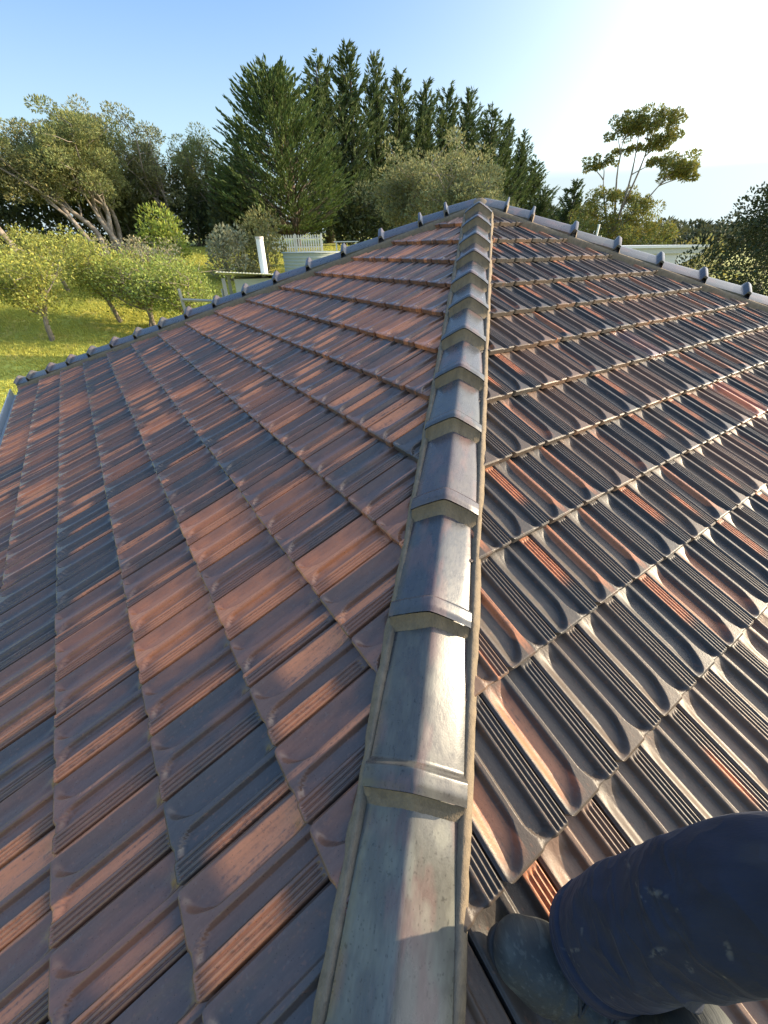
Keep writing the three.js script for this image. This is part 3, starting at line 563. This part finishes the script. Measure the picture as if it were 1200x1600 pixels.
{ // large dark hedge close on the sunny side
  reseed(62); const l = new Leaves(), t = new Build();
  for (let k = 0; k < 130; k++) { const a = rnd() * 6.283, f = rnd(), q = 1.75 * Math.sqrt(1 - Math.pow(f, 2.2) * 0.86) * Math.sqrt(rnd()); l.blob(Math.cos(a) * q, 0.3 + 4.2 * f, Math.sin(a) * q, 0.5, 0.5, 0.5, 240, 0.075, { up: 0.3, shell: 0.5, warm: 0.2 }); }
  limb(t, V(0, -0.2, 0), V(0.1, 3, 0), 0.16, 0.05, 0.03, 5, 7);
  tag(plant('large_shrub', 6.55, -7.6, t, l, leafMat(0.045, 0.062, 0.026, 0.2), M.bark), 'large dark green shrub close beside the sunny hip line', 'shrub');
}
// -- fruit trees on the lawn
M.fruit = leafMat(0.34, 0.37, 0.085, 0.5); M.fruitGreen = leafMat(0.29, 0.36, 0.085, 0.5); M.blossom = leafMat(0.34, 0.33, 0.21, 0.4);
function fruitTree(x, z, h, r, s, mat, n = 4200, trunks = 1) {
  reseed(s); const t = new Build(), l = new Leaves();
  for (let q = 0; q < trunks; q++) {
    const fork = V(gauss() * 0.3 + q * 0.35, h * 0.30, gauss() * 0.25); limb(t, V(q * 0.35, -0.15, 0), fork, 0.10, 0.075, 0.08, 5, 8);
    for (let k = 0; k < 8; k++) { const a = k / 8 * 6.283 + rnd(), e = V(Math.cos(a) * r * rr(0.45, 0.85), h * rr(0.6, 0.95), Math.sin(a) * r * rr(0.45, 0.85)); const br = limb(t, fork, e, 0.045, 0.012, 0.1, 6, 5);
      for (let j = 2; j <= 6; j++) for (let i = 0; i < 2; i++) { const o = br[j], e2 = o.clone().add(V(gauss() * 0.7, rr(-0.15, 0.55), gauss() * 0.7)); t.tube([o, e2], [0.012, 0.004], 4); const m = rr(0.28, 0.5); l.blob(e2.x, e2.y, e2.z, m, m * 0.8, m, Math.round(n / 38 / trunks), 0.082, { up: 0.3, shell: 0.8, aspect: 0.6, vary: 0.45 }); } }
  }
  return plant('fruit_tree', x, z, t, l, mat, M.bark);
}
tag(fruitTree(-14.9, -8.2, 2.9, 1.7, 71, M.fruit), 'yellow green fruit tree with bare low stump branch on the lawn', 'tree');
tag(fruitTree(-14.0, -10.9, 2.7, 1.35, 72, M.fruit), 'slim fruit tree with leaning trunk in the middle of the lawn', 'tree');
tag(fruitTree(-12.9, -10.8, 2.3, 1.2, 73, M.fruitGreen, 3600, 2), 'twin trunked fruit tree between slim one and leafy bushy one', 'tree');
tag(fruitTree(-11.0, -10.6, 2.4, 1.35, 74, M.fruitGreen, 5200, 2), 'bushy leafy fruit tree beside the open timber frame', 'tree');
tag(fruitTree(-18.4, -8.6, 3.2, 1.9, 75, M.fruit), 'wide fruit tree farthest out along the lawn', 'tree');
tag(fruitTree(-18.6, -13.4, 2.4, 1.5, 76, M.fruit), 'low fruit tree at the back of the lawn before the tea trees', 'tree');
tag(fruitTree(-15.2, -14.6, 2.2, 1.2, 77, M.blossom), 'pale twiggy fruit tree before the lime green shrub', 'tree');

// -- tall gum tree: thin forked stems, flat separate clumps
{
  reseed(81); const t = new Build(), l = new Leaves(), base = V(7.55, 0, -24.2), gy = groundY(7.55, -24.2), m = leafMat(0.20, 0.225, 0.06, 0.4);
  const P = (x, y, z) => V(x - 7.55, y - gy, z + 24.2);
  const fork = P(7.25, 4.2, -24.3); limb(t, V(0, -0.2, 0), fork, 0.24, 0.17, 0.04, 6, 8);
  const stems = [[6.75, 8.5, -24.5], [7.35, 8.9, -24.3], [7.9, 8.9, -24.1], [6.2, 7.0, -24.4], [9.0, 6.9, -23.8]].map(([x, y, z]) => limb(t, fork, P(x, y, z), 0.085, 0.02, 0.05, 9, 6));
  const clumps = [[7.4, 9.25, -24.2, 0.75, 0.34], [7.15, 9.1, -24.0, 0.6, 0.3], [8.7, 8.65, -23.9, 0.5, 0.3], [7.7, 8.9, -24.4, 0.5, 0.25], [9.3, 7.4, -23.5, 0.55, 0.3], [6.85, 9.0, -24.6, 0.55, 0.28], [7.9, 9.3, -24.0, 0.6, 0.38], [8.35, 8.9, -23.8, 0.55, 0.35], [6.4, 8.75, -24.4, 0.5, 0.25], [8.5, 8.4, -24.2, 0.5, 0.3], [8.1, 8.25, -24.5, 0.45, 0.22], [6.0, 7.75, -24.5, 0.5, 0.22], [5.55, 7.55, -24.4, 0.35, 0.14], [6.9, 8.2, -24.9, 0.35, 0.12], [9.0, 7.5, -23.7, 0.65, 0.33], [9.6, 7.2, -23.5, 0.6, 0.3], [8.3, 7.55, -24.0, 0.32, 0.2], [9.9, 6.95, -23.6, 0.4, 0.22], [9.3, 7.05, -24.1, 0.4, 0.22], [7.0, 6.3, -24.0, 0.7, 0.35], [7.8, 6.2, -24.4, 0.6, 0.35], [6.0, 6.0, -24.0, 0.6, 0.45], [5.6, 5.7, -24.4, 0.5, 0.4], [8.2, 5.6, -24.0, 0.8, 0.5], [7.4, 5.3, -23.7, 0.9, 0.5], [8.7, 5.1, -24.3, 0.8, 0.5], [6.6, 4.9, -23.8, 0.8, 0.5], [8.0, 4.6, -23.8, 0.9, 0.5], [9.4, 4.8, -24.5, 0.7, 0.5], [7.2, 4.3, -23.4, 0.9, 0.5]];
  clumps.map(([x, y, z, r, h]) => [x, y, z, r * 1.15, h * 1.15]).forEach(([x, y, z, r, h], k) => { const e = P(x, y, z); let near = fork, bd = 99; for (const st of stems) for (const q of st) { const dd = q.distanceTo(e) + (q.y > e.y - 0.3 ? 3 : 0); if (dd < bd) { bd = dd; near = q; } } limb(t, near, e, 0.032, 0.01, 0.08, 5, 5);
    for (let q = 0; q < 8; q++) l.blob(e.x + gauss() * r * 1.15, e.y + gauss() * h * 0.7, e.z + gauss() * r * 0.8, r * rr(0.22, 0.45), h * rr(0.3, 0.55), r * rr(0.22, 0.45), Math.round(140 * r + 50), 0.115, { up: 0.1, shell: 0.6, warm: 0.6, aspect: 0.42 }); });
  tag(plant('gum_tree', 7.55, -24.2, t, l, m, M.bark, 0), 'tall gum tree with thin bare stems and flat leaf clumps', 'tree');
}
// -- far trees towards the sea
{
  const proto = [91, 92, 93].map(s => { reseed(s); const t = new Build(), l = new Leaves(); limb(t, V(0, -0.2, 0), V(0, 3, 0), 0.2, 0.1, 0.05, 4, 6); for (let k = 0; k < 16; k++) { const m = rr(0.9, 1.6); l.blob(gauss() * 2.0, 3.2 + gauss() * 1.3, gauss() * 2.0, m, m * 0.75, m, 130, 0.5, { up: 0.3 }); } return plant('distant_tree', 0, 0, t, l, leafMat(0.10, 0.115, 0.06, 0.25), M.darkBark); });
  const spots = [[22, -80, 1.2], [26, -82, 1.1], [30, -80, 1.15], [33.5, -78, 1.05], [37, -77, 1.15], [41, -75, 1.2], [45, -73, 1.2], [24, -66, 0.95], [28, -64, 0.9], [17, -62, 1.1], [20, -56, 0.9], [15, -50, 0.85], [32, -66, 0.9], [36, -63, 0.9], [13, -66, 1.3], [8, -68, 1.2]];
  spots.forEach(([x, z, s], i) => tag(copyAt(proto[i % 3], x, z, i * 1.7, s, s), 'rounded tree in the belt towards the horizon past the white roof', 'tree', 'distant trees beyond the white roof'));
}

// ---------------------------------------------------------------- garden buildings
M.paleGreen = std(col(0.40, 0.43, 0.37), 0.6); M.white = std(col(0.78, 0.78, 0.75), 0.5); M.timber = std(col(0.36, 0.35, 0.30), 0.85);
{ // small shed with a skillion roof and a white flue
  const g = group('garden_shed', -6.9, 0, -8.9); g.rotation.y = 0.42; const y0 = groundY(-6.9, -8.9) - 0.1;
  part('wall', new Build().box(-0.55, 1.1, y0, 3.42, -0.7, 0.7).geo(true), M.paleGreen, g);
  const r = new Build(), n = 26, rows = []; for (let i = 0; i <= n * 2; i++) { const x = -1.0 + 2.4 * i / (n * 2); rows.push([[3.50, -0.98], [3.64, 0.98], [3.60, 0.98], [3.46, -0.98]].map(([y, z]) => V(x, y + (i % 2 ? 0.012 : 0) - 0.06 * (x + 1), z))); } r.quadGrid(rows);
  part('roof', r.geo(), std(col(0.58, 0.62, 0.50), 0.5), g);
  for (const [x, z] of [[-0.85, 0.8], [-0.85, -0.8]]) part('post', new Build().box(x - 0.05, x + 0.05, y0, 3.46, z - 0.05, z + 0.05).geo(true), M.timber, g);
  part('brace', new Build().box(-0.87, -0.83, 2.2, 2.28, -0.75, 0.75).geo(true), M.timber, g);
  const f = new Build(); f.tube([V(0.35, 3.3, 0), V(0.35, 4.44, 0)], [0.11, 0.11], 20); const fl = part('flue', f.geo(), M.white, g);
  const cpb = new Build(); cpb.tube([V(0.35, 4.43, 0), V(0.35, 4.49, 0)], [0.125, 0.125], 20, true); part('flue_cap', cpb.geo(), std(col(0.55, 0.5, 0.45), 0.6), fl);
  tag(g, 'pale green garden shed with tall white flue', 'shed');
}
{ // open timber frame beside the shed
  const g = group('timber_frame', -8.6, 0, -8.6), y0 = groundY(-8.6, -8.6) - 0.1;
  for (const [x, lean] of [[-0.75, -0.12], [0.6, 0.1]]) { const b = new Build(); b.tube([V(x, y0, 0), V(x + lean, 3.12, 0)], [0.05, 0.05], 4, true); part('post', b.geo(true), M.timber, g); }
  const b = new Build(); b.tube([V(-0.85, 2.8, 0), V(0.7, 2.76, 0)], [0.045, 0.045], 4, true); part('rail', b.geo(true), M.timber, g);
  const c = new Build(); c.tube([V(-0.8, 2.2, 0), V(0.65, 2.15, 0)], [0.04, 0.04], 4, true); part('rail', c.geo(true), M.timber, g);
  tag(g, 'weathered open timber frame next to the garden shed', 'frame');
}
{ // corrugated water tank
  const x = -7.55, z = -16.8, g = group('water_tank', x, 0, z), y0 = groundY(x, z) - 0.1, b = new Build(), pts = [], rad = [];
  for (let y = y0; y <= 4.0; y += 0.0315) { pts.push(V(0, y, 0)); rad.push(1.5 + 0.012 * Math.sin(y / 0.126 * Math.PI * 2)); }
  b.tube(pts, rad, 48); part('tank_wall', b.geo(), M.paleGreen, g);
  const l = new Build(); l.tube([V(0, 3.99, 0), V(0, 4.03, 0), V(0, 4.06, 0)], [1.55, 1.55, 0.05], 48, true); part('tank_lid', l.geo(), M.paleGreen, g);
  tag(g, 'pale green corrugated round water tank behind the roof', 'tank');
}
{ // white picket fence under the cypress
  const g = group('picket_fence', -12.4, 0, -26.7); g.rotation.y = 0.36;
  const y0 = groundY(-12.4, -26.7);
  for (let k = 0; k < 22; k++) { const x = -1.7 + k * 0.165, s = new THREE.Shape([new THREE.Vector2(-0.045, 0), new THREE.Vector2(0.045, 0), new THREE.Vector2(0.045, 0.95), new THREE.Vector2(0, 1.02), new THREE.Vector2(-0.045, 0.95)]); const e = new THREE.ExtrudeGeometry(s, { depth: 0.02, bevelEnabled: false }); const m = part('picket', e, M.white, g); m.position.set(x, y0, 0); }
  for (const y of [0.25, 0.75]) part('rail', new Build().box(-1.8, 1.9, y0 + y, y0 + y + 0.07, -0.04, -0.001).geo(true), M.white, g);
  for (const x of [-1.75, 0.05, 1.85]) part('post', new Build().box(x - 0.05, x + 0.05, y0 - 0.2, y0 + 1.05, -0.14, -0.041).geo(true), M.white, g);
  tag(g, 'white picket fence at the foot of the broad cypress', 'fence');
}
{ // garden table beyond the tank
  const x = -8.0, z = -24.0, g = group('garden_table', x, groundY(x, z), z); g.rotation.y = 0.3;
  const top = 4.5 - groundY(x, z);
  part('table_top', new Build().box(-0.75, 0.75, top - 0.05, top, -0.35, 0.35).geo(true), M.white, g);
  for (const sx of [-0.6, 0.6]) for (const sz of [-0.25, 0.25]) part('leg', new Build().box(sx - 0.04, sx + 0.04, -0.05, top - 0.05, sz - 0.04, sz + 0.04).geo(true), M.white, g);
  tag(g, 'white garden table seen over the roof beyond the tank', 'table');
}
{ // neighbour: long white flat roofed house on the sunny side
  const g = group('neighbour_house', 6.2, 0, -15.2); g.rotation.y = 0.34; const y0 = groundY(6, -15) - 0.2;
  part('wall', new Build().box(-2.2, 1.2, y0, 3.45, -3.0, 0.2).geo(true), std(col(0.55, 0.55, 0.5), 0.8), g);
  part('flat_roof', new Build().box(-2.6, 2.05, 4.02, 4.10, -3.6, 0.9).geo(true), M.white, g);
  part('fascia', new Build().box(-2.55, 1.98, 3.84, 4.018, -3.5, 0.84).geo(true), std(col(0.48, 0.49, 0.46), 0.6), g);
  const s = new Build(), pr = [[2.0, 3.838], [1.98, 3.80], [1.2, 3.5], [1.0, 3.5], [1.0, 3.838]]; s.quadGrid([-3.4, 0.78].map(z => pr.map(([x, y]) => V(x, y, z)))); s.quadGrid([[V(1.0, 3.838, 0.78), V(1.98, 3.838, 0.78)], [V(1.0, 3.5, 0.78), V(1.2, 3.5, 0.78)]]); part('soffit', s.geo(true), M.white, g);
  part('bulkhead', new Build().box(-2.4, 1.0, 3.45, 3.838, -3.3, 0.78).geo(true), std(col(0.6, 0.6, 0.56), 0.7), g);
  tag(g, 'white flat roofed neighbouring house past the sunny hip line', 'house');
}
{ // thin vent pipes beyond the apex hip
  const g = group('vent_pipe', 4.05, 0, -13.6), b = new Build(), y0 = groundY(4, -13.6); b.tube([V(0, y0, 0), V(0.06, 4.75, 0)], [0.035, 0.035], 10, true); part('pipe', b.geo(), M.white, g);
  const c = new Build(); c.tube([V(0.18, y0, 0), V(0.18, 4.42, 0)], [0.05, 0.05], 10, true); part('pipe', c.geo(), M.timber, g);
  tag(g, 'pair of thin vent pipes rising behind the sunny hip caps', 'pipe');
}
// ---------------------------------------------------------------- lawn grass
{
  reseed(101); const n = 200000, l = new Leaves(); for (let k = 0; k < 5; k++) l.leaf(gauss() * 0.03, 0, gauss() * 0.03, gauss() * 0.45, 0.85, gauss() * 0.45, rr(0.05, 0.12), 0.014, 0.4, 0.4);
  const im = new THREE.InstancedMesh(l.geo(), leafMat(0.38, 0.42, 0.10, 0.45), n), m = new THREE.Matrix4(), c = col(1, 1, 1); let k = 0;
  while (k < n) { const a = -0.95 + gauss() * 0.75, d = 6 + 30 * Math.pow(rnd(), 0.62) + gauss() * 2, x = EYE.x + Math.sin(a) * d, z = EYE.z - Math.cos(a) * d; if (Math.abs(x) + Math.abs(z - ZA) < 9.4) continue; const s = rr(0.7, 1.8); m.makeRotationY(rnd() * 6.28).scale(V(s, s, s)).setPosition(x, groundY(x, z) - 0.005, z); im.setMatrixAt(k, m); const w = fbm(x * 0.5, z * 0.5, 71); c.setRGB(lerp(0.8, 1.35, w), lerp(0.9, 1.15, w), lerp(0.9, 1.1, w)); im.setColorAt(k, c); k++; }
  im.name = 'lawn_grass'; tag(im, 'short sunlit lawn grass below the fruit trees', 'grass', null, 'stuff');
}
// ---------------------------------------------------------------- the person standing on the sunny slope: one trousered leg and boot
{
  const person = group('person', 0.37, 2.98, 4.61), O = person.position;
  const weave = grey(512, 512, (u, v) => 0.45 + 0.5 * Math.pow(1 - Math.abs(2 * fbm(u * 7 + v * 9, v * 16 - u * 4, 7, 3) - 1), 4) + 0.05 * (hash(Math.floor(u * 512), Math.floor(v * 512), 3) - 0.5), true);
  reseed(140); const smears = Array.from({ length: 44 }, () => [rnd(), rr(0.08, 0.7), rr(0.01, 0.05), rr(0.004, 0.012), rnd() * 3, rr(0.15, 0.6)]);
  const cloth = texture(1024, 1024, true, (u, v, c) => {
    const f = 0.8 + 0.4 * fbm(u * 30, v * 30, 8); let d = smooth(0.62, 0.85, fbm(u * 9, v * 7, 9)) * 0.10;
    for (const [x, y, a, b, t, s] of smears) { const dx = u - x, dy = v - y, p = (dx * Math.cos(t) + dy * Math.sin(t)) / a, q = (dy * Math.cos(t) - dx * Math.sin(t)) / b, r = p * p + q * q; if (r < 1) d = Math.max(d, (1 - r) * s * smooth(0.46, 0.62, fbm(u * 110, v * 110, 10)) * 0.7); }
    c[0] = lerp(0.021 * f, 0.24, d); c[1] = lerp(0.026 * f, 0.23, d); c[2] = lerp(0.045 * f, 0.20, d);
  });
  const navy = std(col(1, 1, 1), 0.82, { map: cloth, bumpMap: weave, bumpScale: 0.006, sheen: 0.2, sheenRoughness: 0.6, sheenColor: col(0.3, 0.33, 0.42), specularIntensity: 0.5 });
  // leg: rings from hem to thigh
  const axis = [[0.352, 3.12, 4.578, 0.083], [0.354, 3.14, 4.578, 0.085], [0.365, 3.20, 4.577, 0.086], [0.38, 3.265, 4.578, 0.085], [0.395, 3.33, 4.58, 0.084], [0.411, 3.39, 4.582, 0.083], [0.43, 3.45, 4.585, 0.082], [0.475, 3.56, 4.60, 0.085], [0.53, 3.65, 4.66, 0.092], [0.55, 3.73, 4.80, 0.105], [0.50, 3.83, 5.02, 0.125]];
  const curve = new THREE.CatmullRomCurve3(axis.map(a => V(a[0], a[1], a[2]).sub(O))), ridge = (x, y, k) => Math.pow(1 - Math.abs(2 * fbm(x, y, k, 2) - 1), 3), rows = [], n = 220, sides = 64;
  let ref = V(1, 0, 0);
  for (let k = 0; k <= n; k++) {
    const t = k / n, c = curve.getPoint(t), d = curve.getTangent(t), i = t * (axis.length - 1), i0 = Math.floor(i), r0 = lerp(axis[i0][3], axis[Math.min(i0 + 1, axis.length - 1)][3], i - i0);
    const b = V(0, 0, 0).crossVectors(d, ref).normalize(); ref = V(0, 0, 0).crossVectors(b, d).normalize();
    const row = [], seam = 0.006 * Math.exp(-Math.pow((t - 0.125) / 0.006, 2)), hem = 0.003 * (1 - smooth(0.115, 0.125, t));
    for (let q = 0; q <= sides; q++) {
      const a = q / sides * Math.PI * 2, ca = Math.cos(a), sa = Math.sin(a);
      const fold = 0.004 * Math.sin(a * 2 + t * 9 + 1.2) * Math.sin(t * 14 + a) * smooth(0.1, 0.3, t) + 0.010 * (fbm(ca * 1.1 + 3 + t * 3, sa * 1.1 + t * 5, 15, 2) - 0.5) + 0.012 * ridge(ca * 1.0 + t * 9 + 4, sa * 1.0 + t * 4, 16) * smooth(0.13, 0.3, t) - 0.004;
      const r = (r0 + fold * smooth(0, 0.12, t) - seam + hem) * (1 + 0.06 * ca);
      row.push(c.clone().addScaledVector(ref, ca * r).addScaledVector(b, sa * r));
    }
    rows.push(row);
  }
  const leg = new Build(); leg.quadGrid(rows, (i, j) => [i / sides, j / n], false);
  leg.quadGrid([rows[0], rows[0].map(p => p.clone().lerp(curve.getPoint(0), 0.03).add(V(0, 0.004, 0))), rows[14].map(p => p.clone().lerp(curve.getPoint(14 / n), 0.06))], (i, j) => [i / sides, 0], true);
  { const c = curve.getPoint(1), d = curve.getTangent(1), rim = rows[n]; leg.quadGrid(Array.from({ length: 9 }, (_, k) => { const f = k / 8 * Math.PI / 2; return rim.map(p => c.clone().addScaledVector(p.clone().sub(c), Math.cos(f)).addScaledVector(d, 0.11 * Math.sin(f))); }), (i, j) => [i / sides, 0.99], false); }
  part('trouser_leg', leg.geo(), navy, person);
  // boot: a smooth field of tapered capsules
  const heel = V(0.468, 2.938, 4.624), toe = V(0.141, 3.044, 4.592), nrm = faceAxes(1).y, f = toe.clone().sub(heel).normalize(), side = V(0, 0, 0).crossVectors(f, nrm).normalize(), up = V(0, 0, 0).crossVectors(side, f).normalize();
  const caps = [[[0.045, 0.05, 0], [0.12, 0.058, 0], 0.046, 0.046], [[0.12, 0.052, 0], [0.225, 0.044, 0.006], 0.048, 0.050], [[0.225, 0.044, 0.006], [0.268, 0.040, 0.008], 0.052, 0.047], [[0.11, 0.085, 0], [0.19, 0.058, 0.003], 0.045, 0.044], [[0.055, 0.10, 0], [0.06, 0.17, 0], 0.050, 0.054], [[0.06, 0.17, 0], [0.075, 0.24, 0.0], 0.054, 0.058]];
  const field = (x, y, z) => { let d = 9; for (const [a, b, ra, rb] of caps) { const dx = b[0] - a[0], dy = b[1] - a[1], dz = b[2] - a[2], t = clamp(((x - a[0]) * dx + (y - a[1]) * dy + (z - a[2]) * dz) / (dx * dx + dy * dy + dz * dz), 0, 1), e = Math.hypot(x - a[0] - t * dx, y - a[1] - t * dy, (z - a[2] - t * dz) / 1.12) - lerp(ra, rb, t), k = 0.022, h = clamp(0.5 + 0.5 * (d - e) / k, 0, 1); d = lerp(d, e, h) - k * h * (1 - h); } d += 0.006 * (fbm(x * 26 + 3, (y + z) * 26, 17) - 0.5) * smooth(0.22, 0.17, x) + 0.002 * Math.sin(x * 190) * smooth(0.22, 0.2, x) * smooth(0.13, 0.16, x); return Math.max(d, 0.012 - y); };
  const res = 84, mc = new MarchingCubes(res, navy, false, false, 60000), S = 0.185, cx = 0.15, cy = 0.13;
  mc.isolation = 0;
  for (let k = 0; k < res; k++) for (let j = 0; j < res; j++) for (let i = 0; i < res; i++) { const q = m => (m - res / 2) / (res / 2) * S; mc.field[i + j * res + k * res * res] = -field(cx + q(i), cy + q(j), q(k)); }
  mc.update();
  const cnt = mc.count ?? mc.geometry.drawRange.count, bp = new Float32Array(cnt * 3), bn = new Float32Array(cnt * 3), buv = new Float32Array(cnt * 2);
  const toWorld = (x, y, z) => heel.clone().addScaledVector(f, x).addScaledVector(up, y).addScaledVector(side, z).sub(O);
  for (let k = 0; k < cnt; k++) { const x = cx + mc.positionArray[k * 3] * S, y = cy + mc.positionArray[k * 3 + 1] * S, z = mc.positionArray[k * 3 + 2] * S, w = toWorld(x, y, z), e = 0.0015; const nn = V(field(x + e, y, z) - field(x - e, y, z), field(x, y + e, z) - field(x, y - e, z), field(x, y, z + e) - field(x, y, z - e)), nw = f.clone().multiplyScalar(nn.x).addScaledVector(up, nn.y).addScaledVector(side, nn.z).normalize(); bp.set([w.x, w.y, w.z], k * 3); bn.set([nw.x, nw.y, nw.z], k * 3); buv.set([x * 3, z * 3 + y * 2], k * 2); }
  const bg = new THREE.BufferGeometry(); bg.setAttribute('position', new THREE.BufferAttribute(bp, 3)); bg.setAttribute('normal', new THREE.BufferAttribute(bn, 3)); bg.setAttribute('uv', new THREE.BufferAttribute(buv, 2));
  const hide = texture(256, 256, true, (u, v, c) => { const g = 0.75 + 0.5 * fbm(u * 20, v * 20, 18), d = smooth(0.45, 0.75, fbm(u * 6, v * 6, 19)) * 0.5 + 0.25 * smooth(0.6, 0.7, fbm(u * 60, v * 60, 20)); c[0] = lerp(0.026, 0.13, d) * g; c[1] = lerp(0.030, 0.135, d) * g; c[2] = lerp(0.028, 0.11, d) * g; }, true);
  const leather = std(col(1, 1, 1), 0.7, { map: hide, bumpMap: bumpGrain, bumpScale: 0.0015 });
  const boot = part('boot', bg, leather, person);
  const outline = []; for (let k = 0; k <= 40; k++) { const a = k / 40 * Math.PI * 2, ca = Math.cos(a), x = 0.155 + 0.165 * Math.sign(ca) * Math.pow(Math.abs(ca), 0.7), w = 0.044 + 0.014 * smooth(0.1, 0.24, x); outline.push([x, Math.sin(a) * w]); }
  const sole = new Build(); sole.quadGrid([[0.0, 0.97], [0.020, 1.0], [0.026, 0.98], [0.026, 0.8]].map(([y, q]) => outline.map(([x, z]) => toWorld(0.155 + (x - 0.155) * q, y, z * q + 0.004))), null, false);
  part('sole', sole.geo(), std(col(0.02, 0.02, 0.02), 0.85), boot);
  for (let k = 0; k < 4; k++) { const b = new Build(), x = 0.125 + k * 0.022, pts = []; for (let q = -3; q <= 3; q++) { const z = q / 3 * 0.032; let y = 0.16; while (field(x + q * 0.004 * (k % 2 ? 1 : -1), y, z) > 0 && y > 0.02) y -= 0.001; pts.push(toWorld(x + q * 0.004 * (k % 2 ? 1 : -1), y + 0.002, z)); } b.tube(pts, pts.map(() => 0.0028), 6); part('lace', b.geo(), std(col(0.03, 0.03, 0.03), 0.9), boot); }
  tag(person, 'person in dirt marked navy work trousers and scuffed boot, one leg standing on the tiles', 'person');
}
renderer.render(scene, camera);
